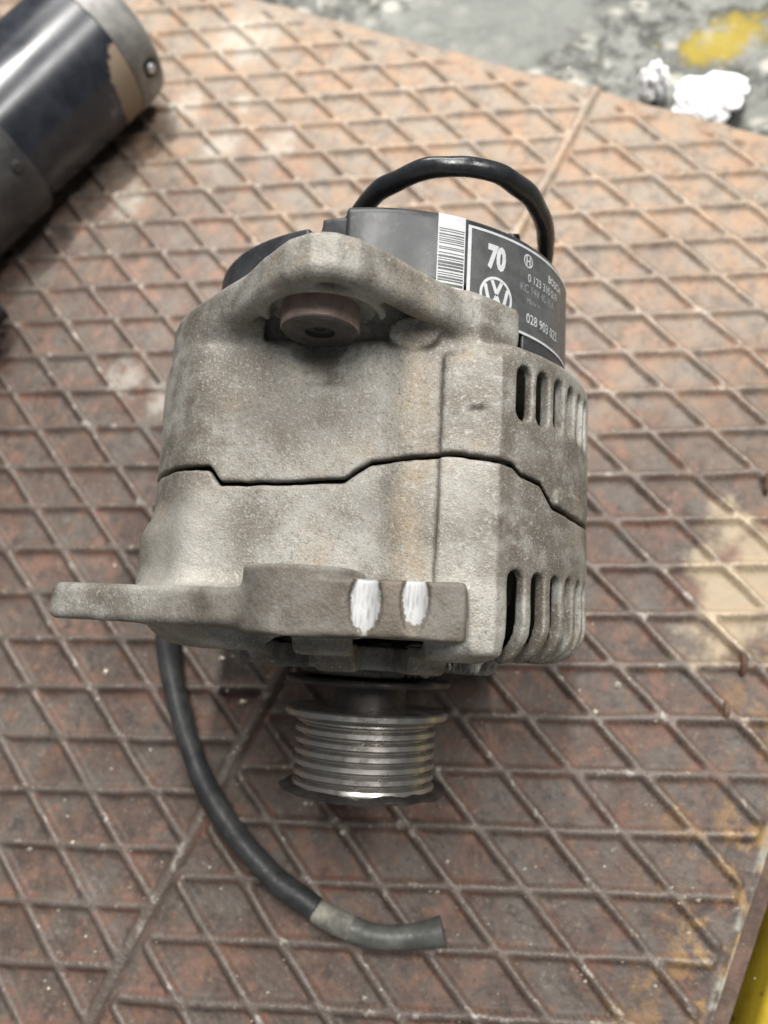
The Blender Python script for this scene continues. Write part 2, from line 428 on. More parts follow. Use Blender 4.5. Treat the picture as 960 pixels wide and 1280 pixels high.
GZ = FZ + (vnoise(GX * 1000, GY * 1000, 40, 11) - .5) * .006 + (vnoise(GX * 1000, GY * 1000, 17, 12) - .5) * .004
fi = np.arange(240 * 240).reshape(240, 240)
floor = mk('floor', np.stack([GX, GY, GZ], -1).reshape(-1, 3), np.stack([fi[:-1, :-1], fi[1:, :-1], fi[1:, 1:], fi[:-1, 1:]], -1).reshape(-1, 4), M_floor)
tag(floor, kind='structure')

# ================================================================== ALTERNATOR
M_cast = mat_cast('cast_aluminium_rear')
M_castf = mat_cast('cast_aluminium_front', True)
EX = Vector((0.9417753185306331, -0.3362428429075098, 0)); EY = Vector((0.32937898233319873, 0.9225504796527995, 0.20102263178442356)); EZ = Vector((-0.0675924211999441, -0.18931815308064168, 0.9795865972493009))
OO = Vector((-31.44, 27.25, 67.6)) * MM
base_l = Vector((0, 40, -77)) * MM
alt = bpy.data.objects.new('alternator', None); COL.objects.link(alt)
bw = OO + EX * base_l.x + EY * base_l.y + EZ * base_l.z
alt.matrix_world = Matrix(((EX.x, EY.x, EZ.x, bw.x), (EX.y, EY.y, EZ.y, bw.y), (EX.z, EY.z, EZ.z, bw.z), (0, 0, 0, 1)))
alt.empty_display_size = 0.02
LOC['alternator'] = {'mesh_offset': -base_l}
tag(alt, 'dusty grey cast alternator lying on the rusty tread plate, pulley towards the viewer', 'alternator')
def rough_surf(x, y, z): return 0.13 * np.sin(x / 6.1 + 1.3 * np.sin(y / 9)) * np.sin(y / 7.3 + z / 11) + 0.06 * np.sin(x / 2.3 + y / 3.1) * np.sin(z / 2.9 + y / 2.2)
RB = 75.8; FLOOR_Z = 60.0
SPX = [-200, -60, -44.1, -40.4, -21.7, -2.3, 5.8, 12, 16.6, 28.3, 37.7, 47.0, 49.6, 55.8, 59.9, 69, 200]
SPY = [90.6, 90.8, 90.6, 85.5, 86.3, 87.6, 93.2, 94.0, 94.4, 96.0, 95.4, 93.6, 91.0, 90.0, 83.7, 82.1, 82.1]
def split(x): return (np.interp(x, SPX, SPY) + 0.16 * np.sin(x * .43 + 1.4 * np.sin(x * .21)) + 0.05 * np.sin(x * 1.03 + 2 * np.sin(x * .37))).astype(np.float32)
def common(x, y, z, y0, y1, rr):
    r2 = np.minimum(np.sqrt(x * x + z * z) - RB, np.sqrt((x + 4.0) ** 2 + z * z) - RB)
    b = extr(r2, y, y0, y1, rr)
    b = smax(b, z - FLOOR_Z - 0.8 * np.exp(-((x + 8) / 18.0) ** 2), 2.6)
    blk2 = np.maximum(np.maximum(z - 62.4 + 0.04 * (x - 26), (x - 43.0) * .894 + (z - 62.2) * .447), np.maximum(np.maximum(26.5 - x + (62 - z) * .4, 30 - z), x - 47.8))
    blk = extr(blk2, y, y0 + 2.5, min(y1, 126.5), 1.6)
    b = smin(b, blk, 4.0)
    rib = extr(circ(x, z, 17.0, 53.9, 7.6), y, 50, 131, 2)
    if y0 < 60: rib = np.maximum(rib, y - 200)
    return smin(b, rib, 4.0), r2
def slots(x, y, z, body, angs, ya, yb, w, depth):
    ang = np.degrees(np.arctan2(z, x)).astype(np.float32)
    out = np.full(np.broadcast(x, y, z).shape, 1e3, np.float32)
    for a in angs:
        s = (ang - a) * (math.pi / 180) * RB
        s = np.where(np.abs(ang - a) > 90, 1e3, s)
        yy = np.clip(y, ya, yb)
        out = np.minimum(out, np.sqrt(s * s + (y - yy) ** 2) - w / 2)
    return np.maximum(out, -(body + depth))

# --- front housing
st = 0.7
x, y, z = grid(-100, 82, 24, 99, -82, 92, st)
b, r2 = common(x, y, z, 36.0, 150, 13.0)
b = smin(b, extr(np.sqrt(x * x + z * z) - 47, y, 31, 60, 3), 4)          # nose
b = smin(b, extr(np.sqrt(x * x + z * z) - 24, y, 28.5, 60, 1.5), 2)
pre = b.copy()
lug = extr(circ(x, z, -10, 69.5, 17.3), y, 41.4, 60.0, 1.4)
lug = smin(lug, extr(rect(x, z - 0.0, -10, 35.6, 45, 85.6, 1.5), y, 41.8, 57.0, 1.4), 1.2)
lug = np.maximum(lug, (z - 86.2) + 0.05 * (x - 10) * (x > 10))
arm = extr(capsule2(x, z, -14, 66, -82, 56, 16, 9.0), y, 43.0, 53.4, 2.2)
b = smin(b, np.maximum(arm, x + 14), 7.0)
lug = smin(lug, arm, 3)
b = smin(b, lug, 1.0)
gus = extr(capsule2(x, z, -50, 50, -66, 36, 6, 7), y, 46, 74, 5)
b = smin(b, gus, 9.0)
# ground flats: shallow scoops in the lug crown
for cx, cy, rx in ((9.8, 50.6, 4.3), (22.6, 52.0, 3.7)):
    sc = np.sqrt((x - cx) ** 2 + (z - 94.5 + 0.10 * (y - 46)) ** 2 + 0 * y) - 10.2
    b = smax(b, -np.maximum(sc, np.sqrt(((x - cx) / rx) ** 2 + ((y - cy) / 8.4) ** 2) * 4 - 4), 0.4)
# cooling slots round the front shoulder
b = smax(b, -slots(x, y, z, pre, [49.3, 42.3, 35.3, 28.3, 21.3, 14.3, 7, 0, -7, -14, 186, 193, 200], 20, 60.2, 6.0, 14.0), 0.8)
# triangular openings in the nose
angn = np.arctan2(z, x); rad = np.sqrt(x * x + z * z)
wedge = np.maximum(np.abs(((angn / (2 * math.pi) * 10 + .35) % 1) - .5) * (2 * math.pi * rad / 10) - rad * 0.17, np.maximum(30 - rad, rad - 64))
b = smax(b, -np.maximum(wedge, y - 44), 1.5)
b = np.maximum(b, -np.maximum(np.maximum(pre + 3.8, z - 56.8), 39 - y))
ys = split(x)
b = smax(b, y - (ys - 0.74), 0.7)
b = b + rough_surf(x, y, z)
v, f = nets(b.astype(np.float32), (-100, 24, -82), st)
front = mk('front_housing', v, f, M_castf, alt)

# --- rear housing with the hinge ear
x, y, z = grid(-82, 82, 79, 153, -97, 104, st)
b, r2 = common(x, y, z, 40, 131.5, 4.0)
EAR = [(-7.5, 98.6), (-1.3, 98.2), (4.6, 94.8), (12, 86), (20, 75.2), (31, 62.2), (40, 54.6), (46.8, 48.0), (47, 25), (-58, 0), (-75, 9), (-61, 36.2), (-40.2, 64.8), (-24.4, 85), (-15, 94.8)]
e2 = poly2(x, z, EAR)
e2s = e2 - 0.6
ear = extr(e2s, y, 134.0, 147.2, 3.6)
rec = np.maximum(e2s + 8.0, y - 141.5)                      # recessed web inside the raised rim
rec = np.maximum(rec, 30 - z)
ear = smax(ear, -rec, 5.0)
boss = extr(circ(x, z, -9.9, 71.9, 16.2), y, 136.5, 147, 1.5)
ear = smin(ear, boss, 2.0)
b = smin(b, np.maximum(extr(e2s + 1.0, y, 112, 146, 2), z - 57.6), 3.0)      # saddle carried on under the ear
cyl_l = np.maximum(extr(np.sqrt((x + 3.0) ** 2 + z * z) - 75.6, y, 112, 146.5, 3.0), x + 30)      # left wall carried back to the ear
cyl_l = smax(cyl_l, z - 58.0 - 0.9 * np.maximum(y - 130, 0), 2.0)
cyl_l = np.maximum(cyl_l, np.minimum(67.5 - np.sqrt((x + 3.0) ** 2 + z * z), y - 128))
b = smin(b, cyl_l, 3.0)
b = smin(b, ear, 6.0)
b = smax(b, -extr(circ(x, z, -9.9, 71.9, 13.2), y, 118, 136.8, 1), 3.5)          # clearance round the bushing
b = smin(b, np.maximum(extr(np.abs(circ(x, z, -9.0, 72.5, 17.2)) - 1.3, y, 133.6, 142, 1.0), 71 - z), 1.4)      # cast lip over the bushing
b = smin(b, boss, 1.6)
# flat oval pad at the end of the bolt rib
pe = (np.sqrt(((x - 17.0) / 7.6) ** 2 + ((y - 132.6) / 4.6) ** 2) - 1) * 4.6
b = smin(b, smax(np.maximum(pe, 50 - z), z - 63.6 - 0.3 * (y - 132), 0.6), 1.0)
b = smin(b, extr(circ(x, z, 0, -78, 15.0), y, 112, 130, 2), 6)                    # lower foot
pre = b
b = smax(b, -slots(x, y, z, pre, [48.2, 41.8, 35.2, 28.8, 22.4, 16, 9, 2, -5, 180, 187], 110.6, 122.2, 5.9, 14.0), 0.8)
pad = extr(rect(np.degrees(np.arctan2(z, x)) * RB * math.pi / 180, np.sqrt(x * x + z * z), R_(23.5) * RB, R_(37) * RB, 60, RB + 1.0, 0.6), y, 82, 89.5, .5)
b = smin(b, pad, 0.6)
chip = np.sqrt((x - 36.6) ** 2 + ((y - 109.5) * 2.4 - 0.4 * (x - 36.6)) ** 2 + (z - 64.0) ** 2) - 3.2
b = smax(b, -chip, 1.0)
b = np.maximum(b, -np.maximum(np.maximum(pre + 3.8, z - 56.0), y - 126.5))
ys = split(x)
b = smax(b, (ys + 0.74) - y, 0.7)
b = b + rough_surf(x + 31, y, z)
v, f = nets(b.astype(np.float32), (-82, 79, -97), st)
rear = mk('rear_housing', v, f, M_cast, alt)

# --- stator core seen dark through the joint
M_dark = mat_plain('near_black_and_hole_shade', (0.022, 0.018, 0.015), 0.8)  # near-black core; also colours the discs that paint hole shade
V, F = lathe([(0.0001, .050), (.0430, .050), (.0500, .056), (.0510, .072), (.0550, .073), (.0550, .106), (.0500, .107), (.0450, .120), (.0001, .122)], 64)
o = mk('stator_core', V, F, M_dark, alt); sharp(o)

# --- hinge bushing
M_steel = mat_plain('oily_dark_steel', (0.055, 0.05, 0.047), 0.45, 0.5, 0.35, 120, 0.2, 0.0004, (0.13, 0.10, 0.085), 0.5)
M_bush = mat_plain('rusty_steel_bush', (0.36, 0.265, 0.225), 0.5, 0.3, 0.3, 160, 0.3, 0.0005, (0.42, 0.34, 0.28), 0.5)
M_bface = mat_plain('dark_bush_face', (0.095, 0.085, 0.08), 0.5, 0.5, 0.3, 200, 0.3, 0.0004)
bc = (-.0099, -.0008, .0719)
V, F = lathe([(.0044, .1325), (.0044, .1300), (.0105, .1299), (.0116, .1308), (.0116, .1400), (.0044, .1400)], 64, c=bc)
bu = mk('hinge_bushing', V, F, M_bush, alt); sharp(bu, 30)
V, F = lathe([(.0042, .1325), (.0044, .12985), (.0052, .1296), (.0108, .1297), (.0112, .1303)], 64, c=bc)
o = mk('bushing_face', V, F, M_bface, bu); sharp(o, 30)
V, F = lathe([(.0001, .1314), (.0016, .1314), (.0018, .1309), (.0048, .1309)], 6, c=bc)
o = mk('bolt_end', V, F, M_steel, bu); sharp(o)

# --- rear cap
m = NT('black_plastic_cap')
n = m.noise(70, 5, 0.6); n2 = m.noise(350, 4, 0.65)
c = m.mix(m.ramp(n, 0.3, 0.7), (0.022, 0.024, 0.027), (0.05, 0.052, 0.056))
c = m.mix(m.ramp(n2, 0.56, 0.75, 0, 0.3), c, (0.17, 0.165, 0.15))
m.bump(n2, 0.15, 0.0004)
M_cap = m.done(c, m.ramp(n, 0.3, 0.7, 0.34, 0.5), 0.0, 0.5)
RC = 67.5
x, y, z = grid(-71, 71, 128, 176, -71, 71, 0.8)
ang = np.degrees(np.arctan2(z, x))
r2 = np.sqrt(x * x + z * z) - np.where((ang > 104) | (ang < -90), RC - 4.0, RC)
ytop = np.where(ang > 100, 168.5, 172.6)
b = extr(r2, y, 131.8, 172.6, 3.4)
b = smax(b, y - np.where(((ang > 104) & (ang < 180)), 168.6, 174.0), 1.0)
nt = np.maximum(np.maximum(np.abs(ang - 100.5) * (math.pi / 180) * RC - 7.0, 60.5 - np.sqrt(x * x + z * z)), 140 - y)
b = smax(b, -nt, 0.8)
e2 = poly2(x, z, EAR)
b = np.maximum(b, -np.maximum(e2 - 2.2, y - 149.0))
b = np.maximum(b, -np.maximum(np.sqrt(x * x + z * z) - 55, 168 - y))      # hollow rear face
v, f = nets(b.astype(np.float32), (-71, 128, -71), 0.8)
cap = mk('rear_cap', v, f, M_cap, alt)

# --- label print, laid on the cap (angle in degrees, y in mm)
M_white = mat_plain('white_print', (0.56, 0.57, 0.58), 0.55, 0, 0.08, 400)
M_grey = mat_plain('worn_grey_print', (0.26, 0.27, 0.28), 0.55, 0, 0.3, 500)
M_lab = mat_plain('label_film', (0.082, 0.086, 0.086), 0.42, 0, 0.2, 200, 0.1, 0.0002, (0.16, 0.155, 0.14), 0.4)
def on_cap(a, yy, off=0.12):
    t = R_(a); return ((RC + off) * math.cos(t) * MM, yy * MM, (RC + off) * math.sin(t) * MM)
def patch(a0, a1, y0, y1, off, n=None):
    n = n or max(2, int(abs(a1 - a0) / 1.5)); V, F = [], []
    for i in range(n + 1):
        a = a0 + (a1 - a0) * i / n
        V += [on_cap(a, y0, off), on_cap(a, y1, off)]
    for i in range(n): F.append((2 * i, 2 * i + 2, 2 * i + 3, 2 * i + 1))
    return V, F
def merge(parts):
    V, F = [], []
    for v, f in parts:
        k = len(V); V += list(v); F += [tuple(i + k for i in q) for q in f]
    return V, F
lab = mk('label', *patch(62.0, 9, 139.2, 169.6, 0.14), M_lab, cap)
fr = [patch(61.9, 60.9, 139.4, 169.4, .22), patch(61.9, 9.2, 168.6, 169.4, .24), patch(61.9, 9.2, 139.4, 140.2, .24)]
mk('label_border', *merge(fr), M_white, cap)
bar = []
yb = 149.0
mk('barcode_field', *patch(70.3, 62.7, 147.0, 171.2, .14), M_white, cap)
rs = random.Random(5)
yb = 148.0
while yb < 166.6:
    h = rs.choice([0.25, 0.25, 0.4, 0.6, 0.8]); bar.append(patch(70.0, 63.0, yb, yb + h, .24)); yb += h + rs.choice([0.35, 0.5, 0.7, 1.0])
mk('barcode_bars', *merge(bar), M_lab, cap)
def text(body, a0, y0, size, name, mat, bold=0.0, shear=0.0, wid=1.0, slant=0.0, off=0.24):
    cu = bpy.data.curves.new('txt', 'FONT'); cu.body = body; cu.size = 1.0; cu.offset = bold; cu.shear = shear; cu.resolution_u = 3
    ob = bpy.data.objects.new('txt', cu); COL.objects.link(ob)
    bpy.context.view_layer.update()
    me = ob.evaluated_get(bpy.context.evaluated_depsgraph_get()).to_mesh()
    V = []
    for p in me.vertices:
        u = p.co.x * size * wid; vv_ = p.co.y * size + slant * u
        V.append(on_cap(a0 - math.degrees(u / RC), y0 + vv_, off))
    F = [tuple(q.vertices) for q in me.polygons]
    o = mk(name, V, F, mat, cap, smooth=False)
    bpy.data.objects.remove(ob); bpy.data.curves.remove(cu)
    return o
text('70', 55.9, 157.7, 10.2, 'rating_number', M_white, 0.055, 0.06, 0.68)
text('BOSCH', 30.5, 162.4, 3.6, 'maker_name', M_white, 0.02, 0, 0.95)
text('0 123 310 019', 41.0, 158.0, 4.0, 'part_number', M_white, 0.0, 0, 0.85)
text('KC 14V 40-70A', 44.2, 154.0, 4.0, 'type_line', M_grey, 0.0, 0, 0.8)
text('Made in', 41.2, 150.6, 2.6, 'origin_line', M_grey, 0.0, 0, 0.9)
text('028 903 025', 41.4, 144.0, 4.6, 'reference_number', M_white, 0.005, 0, 0.9)
def strokes(segs, wd, a0, y0, name, mat, off=.24):
    parts = []
    for (x0, z0, x1, z1) in segs:
        L = math.hypot(x1 - x0, z1 - z0); nx, nz = -(z1 - z0) / L * wd / 2, (x1 - x0) / L * wd / 2
        q = [(x0 + nx, z0 + nz), (x1 + nx, z1 + nz), (x1 - nx, z1 - nz), (x0 - nx, z0 - nz)]
        parts.append(([on_cap(a0 - math.degrees(u / RC), y0 + v, off) for u, v in q], [(0, 3, 2, 1)]))
        off += 0.006
    mk(name, *merge(parts), mat, cap, smooth=False)
def ring(r, wd, a0, y0, name, mat, n=40, off=.24):
    V, F = [], []
    for i in range(n):
        t = 2 * math.pi * i / n
        for q in (r - wd, r): V.append(on_cap(a0 - math.degrees(q * math.cos(t) / RC), y0 + q * math.sin(t), off))
    for i in range(n):
        j = (i + 1) % n; F.append((2 * i, 2 * i + 1, 2 * j + 1, 2 * j))
    return mk(name, V, F, mat, cap, smooth=False)
ring(6.4, 0.9, 52.6, 148.4, 'emblem_ring', M_white)
strokes([(-1.9, 5.0, 0, 0.9), (1.9, 5.0, 0, 0.9), (-4.4, 3.2, -2.3, -4.6), (-2.3, -4.6, 0, 0.1), (0, 0.1, 2.3, -4.6), (2.3, -4.6, 4.4, 3.2)], 1.25, 52.6, 148.4, 'emblem_letters', M_white)
ring(2.3, 0.45, 40.9, 164.9, 'maker_logo_ring', M_white, 24)
strokes([(-.8, -1.5, -.8, 1.5), (.8, -1.5, .8, 1.5), (-.8, 0, .8, 0)], 0.5, 40.9, 164.9, 'maker_logo_anchor', M_white)

# --- pulley, spacer and washer on the shaft
M_pul = mat_plain('worn_pulley_steel', (0.38, 0.36, 0.335), 0.32, 0.85, 0.12, 40, 0.06, 0.0003, (0.15, 0.125, 0.105), 0.35)
prof_ = [(.0085, .0168), (.0283, .0168), (.0289, .0162), (.0289, .0146), (.0283, .0140), (.0252, .0134)]
yy = 13.2
for k in range(6):
    prof_ += [(.02475, (yy - .35) * MM), (.0248, (yy - .9) * MM), (.0228, (yy - 1.75) * MM), (.0228, (yy - 2.1) * MM), (.0247, (yy - 3.0) * MM)]
    yy -= 3.6
prof_ += [(.0252, -.0089), (.0252, -.0094)]
V, F = lathe(prof_, 128)
pul = mk('pulley', V, F, M_pul, alt); sharp(pul, 40)
fl = [(.0085, -.0090), (.0262, -.0090), (.0285, -.0096), (.0292, -.0101), (.0290, -.0108), (.0275, -.0111), (.0085, -.0112)]
V, F = lathe(fl, 96)
def rag(a, b_, c_):
    q = (math.hypot(a, c_) / .03) ** 4; n_ = mnoise.noise(Vector((a * 130, c_ * 130, 3))); n3 = mnoise.noise(Vector((a * 420, c_ * 420, 7)))
    f_ = 1 + q * (0.035 * n_ + 0.02 * n3)
    return (a * f_, b_ + q * (0.0013 * n_ + 0.0006 * n3), c_ * f_)
V = [rag(*v_) for v_ in V]
o = mk('pulley_flange', V, F, M_steel, pul); sharp(o, 40)
V, F = lathe([(.003, .0275), (.0293, .0275), (.0298, .0268), (.0298, .0262), (.0293, .0255), (.003, .0255)], 96)
o = mk('thrust_washer', V, F, M_steel, alt); sharp(o, 40)
V, F = lathe([(.003, .0257), (.0138, .0257), (.0138, .0166), (.003, .0166)], 64)
o = mk('spacer_sleeve', V, F, M_steel, alt); sharp(o, 40)
V, F = lathe([(.0002, .040), (.0085, .040), (.0085, -.0100), (.0075, -.0108), (.0002, -.0108)], 48)
o = mk('shaft', V, F, M_steel, alt); sharp(o, 40)
V, F = lathe([(.0084, -.0100), (.0130, -.0100), (.0130, -.0130), (.0122, -.0136), (.0084, -.0136)], 6)
o = mk('shaft_nut', V, F, M_steel, alt, smooth=False)

# --- leads
M_rub = mat_plain('dusty_black_rubber', (0.035, 0.037, 0.038), 0.5, 0, 0.3, 90, 0.25, 0.0004, (0.12, 0.115, 0.10), 0.6)
M_loop = mat_plain('black_cable_sheath', (0.016, 0.017, 0.019), 0.27, 0, 0.25, 90, 0.12, 0.0004, (0.06, 0.06, 0.06), 0.4)
M_tape = mat_plain('cream_tape', (0.30, 0.285, 0.235), 0.7, 0, 0.35, 90, 0.4, 0.0006, (0.10, 0.10, 0.09), 1.0)
M_sleeve = mat_plain('grey_green_sleeve', (0.095, 0.10, 0.09), 0.42, 0, 0.35, 90, 0.3, 0.0006, (0.24, 0.23, 0.19), 0.5)
def l3(*p): return Vector(p) * MM
lp = [(-14, 160, 20), (-11, 176, 36), (-5.9, 184, 42), (1.0, 186, 51.5), (9.6, 186, 58.4), (17.5, 186, 62.8), (25, 186, 64.2), (32.4, 186, 63.5), (39.7, 186, 60.7), (46.2, 186, 54.4), (51.7, 186, 46), (56.2, 186, 33), (58.6, 185, 20), (58, 182, 6), (50, 176, -4), (44, 168, -8)]
V, F = tube([l3(*p) for p in lp], 0.0032, 16, 8)
V = [Vector(v_) + mnoise.noise_vector(Vector(v_) * 90) * .0006 for v_ in V]
mk('loop_cable', V, F, M_loop, alt)
V, F = tube([l3(44, 166, 24), l3(46, 178, 27), l3(46.5, 183, 29)], [.0030, .0034, .0022], 12, 4)
mk('terminal_boot', V, F, M_loop, alt)
# the lower lead runs out under the arm and lies on the plate: points in world mm
wp = [(-82, 150, 26), (-98, 136, 22), (-110, 117, 14), (-114.2, 100, 9), (-114.3, 82, 7), (-112.4, 61, 6.3), (-107.8, 38, 6), (-98.8, 16, 5.8), (-86.2, -4, 5.8), (-72.5, -19.5, 5.8)]
def to_l(p):
    d = Vector(p) * MM - OO; return Vector((d.dot(EX), d.dot(EY), d.dot(EZ)))
V, F = tube([to_l(p) for p in wp], 0.0049, 18, 10)
V = [Vector(v_) + mnoise.noise_vector(Vector(v_) * 60) * .0006 for v_ in V]
lead = mk('lead_cable', V, F, M_rub, alt)
V, F = tube([to_l(p) for p in [(-72.9, -19.1, 5.8), (-71.6, -20.4, 5.8), (-66, -25.4, 5.9), (-60.2, -29.6, 5.9)]], [.0045, .0050, .0050, .0049], 18, 8)
mk('tape_wrap', V, F, M_tape, lead)
V, F = tube([to_l(p) for p in [(-62, -28.5, 5.9), (-59, -30.4, 5.9), (-52, -34.6, 5.9), (-44, -37.2, 5.9), (-36, -38.8, 5.9), (-29, -39.4, 6.1), (-24.8, -39.6, 6.2)]], [.0047, .0049, .0047, .0046, .0048, .0054, .0057], 18, 8)
mk('end_sleeve', V, F, M_sleeve, lead)

# ================================================================== STARTER MOTOR
M_blk = NT('scuffed_black_paint')
n = M_blk.noise(60, 5, 0.65); n2 = M_blk.noise(16, 4, 0.6)
c = M_blk.mix(M_blk.ramp(n, 0.35, 0.65), (0.010, 0.012, 0.017), (0.022, 0.025, 0.032))
c = M_blk.mix(M_blk.ramp(n, 0.66, 0.72, 0, 0.5), c, (0.20, 0.19, 0.17))
X = M_blk.xyz()
# patch of bare tan metal by the end cap, low on the near side
pt_ = M_blk.math('ADD', M_blk.gauss(0.2025, -0.004, 0.0135, 0.023, zax=2), M_blk.math('MULTIPLY', M_blk.math('SUBTRACT', n, 0.5), 1.1))
pm = M_blk.math('MULTIPLY', M_blk.ramp(pt_, 1.02, 0.95), M_blk.ramp(X[1], 0.0, -0.01))
c = M_blk.mix(pm, c, (0.22, 0.17, 0.12))
M_blk.bump(n, 0.1, 0.0005)
M_blk = M_blk.done(c, M_blk.lerp(pm, M_blk.ramp(n2, 0.3, 0.7, 0.17, 0.30), 0.65), 0.0, 0.5)
M_sil = mat_plain('dull_zinc', (0.17, 0.165, 0.155), 0.5, 0.35, 0.35, 60, 0.25, 0.0006, (0.16, 0.14, 0.12), 0.6)
M_gry = mat_plain('dark_grey_casting', (0.038, 0.038, 0.04), 0.36, 0.2, 0.35, 60, 0.2, 0.0006, (0.13, 0.125, 0.115), 0.45)
M_bolt = mat_plain('bright_bolt', (0.45, 0.48, 0.5), 0.3, 0.8, 0.2, 200)
sm = bpy.data.objects.new('starter_motor', None); COL.objects.link(sm)
a_ = R_(37.15); sd = Vector((math.cos(a_), math.sin(a_), 0)); sp_ = Vector((-sd.y, sd.x, 0))
SA = Vector((-254.9, 336.4, 0)) * MM
sm.matrix_world = Matrix(((sd.x, sp_.x, 0, SA.x), (sd.y, sp_.y, 0, SA.y), (0, 0, 1, SA.z), (0, 0, 0, 1)))
tag(sm, 'black cylindrical starter motor with a grey end cap, behind the alternator at upper left', 'motor')
sc_ = (0, 0, 0.0405)
LOC['starter_motor'] = {'mesh_offset': Vector(sc_)}
V, F = lathe([(.0001, .06), (.0395, .06), (.0400, .0605), (.0400, .2055), (.0395, .206), (.0001, .206)], 96, 'x'); o = mk('field_tube', V, F, M_blk, sm); sharp(o)
V, F = lathe([(.0001, .2062), (.0402, .2062), (.0402, .2080), (.0397, .2215), (.0385, .2262), (.0350, .2288), (.0300, .2295), (.0240, .2298), (.0230, .2330), (.012, .2338), (.0001, .2338)], 96, 'x'); ec = mk('end_cap', V, F, M_sil, sm); sharp(ec, 50)
V, F = lathe([(.0001, .02), (.0425, .02), (.0432, .022), (.0432, .122), (.0422, .1245), (.0400, .1250), (.0001, .1250)], 96, 'x'); dh = mk('drive_housing', V, F, M_gry, sm); sharp(dh, 30)
def bolt(px_, ang_, r, name, parent, rad=.0042, hgt_=.004):
    t = R_(ang_); nrm = Vector((0, math.cos(t), math.sin(t))); tx = Vector((1, 0, 0)); ty = nrm.cross(tx)
    V, F = [], []
    for q, (rr_, hh) in enumerate([(rad, -.003), (rad, hgt_ * .7), (rad * .8, hgt_), (.0001, hgt_)]):
        for k in range(12):
            a = 2 * math.pi * k / 12; V.append(Vector((px_, 0, 0)) + nrm * (r + hh) + (tx * math.cos(a) + ty * math.sin(a)) * rr_)
    for q in range(3):
        for k in range(12): F.append((q * 12 + k, q * 12 + (k + 1) % 12, q * 12 + 12 + (k + 1) % 12, q * 12 + 12 + k))
    o = mk(name, V, F, M_bolt, parent); sharp(o); return o
bolt(.2175, 181, .0392, 'bolt_recess_dark_disc', ec, .0058, .0009).data.materials[0] = M_dark  # solid dark disc: the shade inside the recess is painted as colour
bolt(.2175, 181, .0398, 'bolt', ec, .0029, .0022)
bolt(.1165, 164, .0425, 'screw_hole_dark_disc', dh, .0034, .0019).data.materials[0] = M_dark  # raised dark dot, its colour standing in for the shade of a hole
V, F = lathe([(.0001, -.03), (.0185, -.03), (.0190, -.029), (.0190, .040), (.0182, .042), (.0001, .042)], 64, 'x', c=(0, -.060, -.0208)); so = mk('solenoid', V, F, M_gry, sm); sharp(so, 30)
V, F = lathe([(.0001, .041), (.0075, .041), (.0080, .0425), (.0080, .054), (.0060, .0555), (.0001, .0555)], 32, 'x', c=(0, -.062, -.024)); o = mk('terminal_stud', V, F, M_dark, sm); sharp(o, 30)

# ================================================================== SMALL THINGS
M_paper = mat_plain('white_paper', (0.88, 0.88, 0.90), 0.9, 0, 0.02, 60)
def crumple(name, loc, size, seed, label, sq=(1, 1, 1)):
    bm = bmesh.new(); bmesh.ops.create_icosphere(bm, subdivisions=4, radius=1.0)
    for vtx in bm.verts:
        p = vtx.co.copy(); s = Vector((seed * 3.1, seed * 1.7, 0))
        d = 1 + 0.45 * abs(mnoise.noise(p * 1.4 + s)) + 0.22 * abs(mnoise.noise(p * 2.9 + s)) - 0.08 * abs(mnoise.noise(p * 6 + s)) - .25
        vtx.co = Vector((p.x * d * size * sq[0], p.y * d * size * sq[1], p.z * d * size * sq[2]))
    zmin = min(vtx.co.z for vtx in bm.verts)
    me = bpy.data.meshes.new(name); 
    for vtx in bm.verts: vtx.co.z -= zmin
    bm.to_mesh(me); bm.free(); me.materials.append(M_paper)
    o = bpy.data.objects.new(name, me); COL.objects.link(o); o.location = loc; tag(o, label, 'paper'); return o
crumple('crumpled_paper', (.302, .402, FZ), .0205, 2, 'larger crumpled ball of bright white paper on the floor past the plate edge', (1.45, 1.0, .62))
crumple('crumpled_paper', (.272, .428, FZ), .0115, 5, 'small peaked scrap of white paper left of the larger paper ball', (.95, .9, 1.35))

# rusty weld tabs standing on the plate
M_weld = mat_plain('rusty_weld', (0.13, 0.075, 0.05), 0.7, 0, 0.4, 200, 0.5, 0.0008)
for (wx_, wy_, an, ln) in ((177.5, 101, 60, 6), (131.6, 25.5, 62, 5.5), (116.1, 8.7, 70, 5)):
    t = R_(an); d = Vector((math.cos(t), math.sin(t), 0))
    P = [Vector((wx_, wy_, -2.4)) * MM - d * ln * MM * .9, Vector((wx_, wy_, -.6)) * MM - d * ln * .4 * MM, Vector((wx_, wy_, .9)) * MM + d * ln * .3 * MM, Vector((wx_, wy_, -1.2)) * MM + d * ln * MM]
    V, F = tube(P, [.0008, .0014, .0016, .0009], 10, 4)
    V = [Vector(v_) + mnoise.noise_vector(Vector(v_) * 400) * .0006 for v_ in V]
    Pm = plate.matrix_world.inverted()
    o = mk('weld_tab', [Pm @ v_ for v_ in V], F, M_weld, plate)

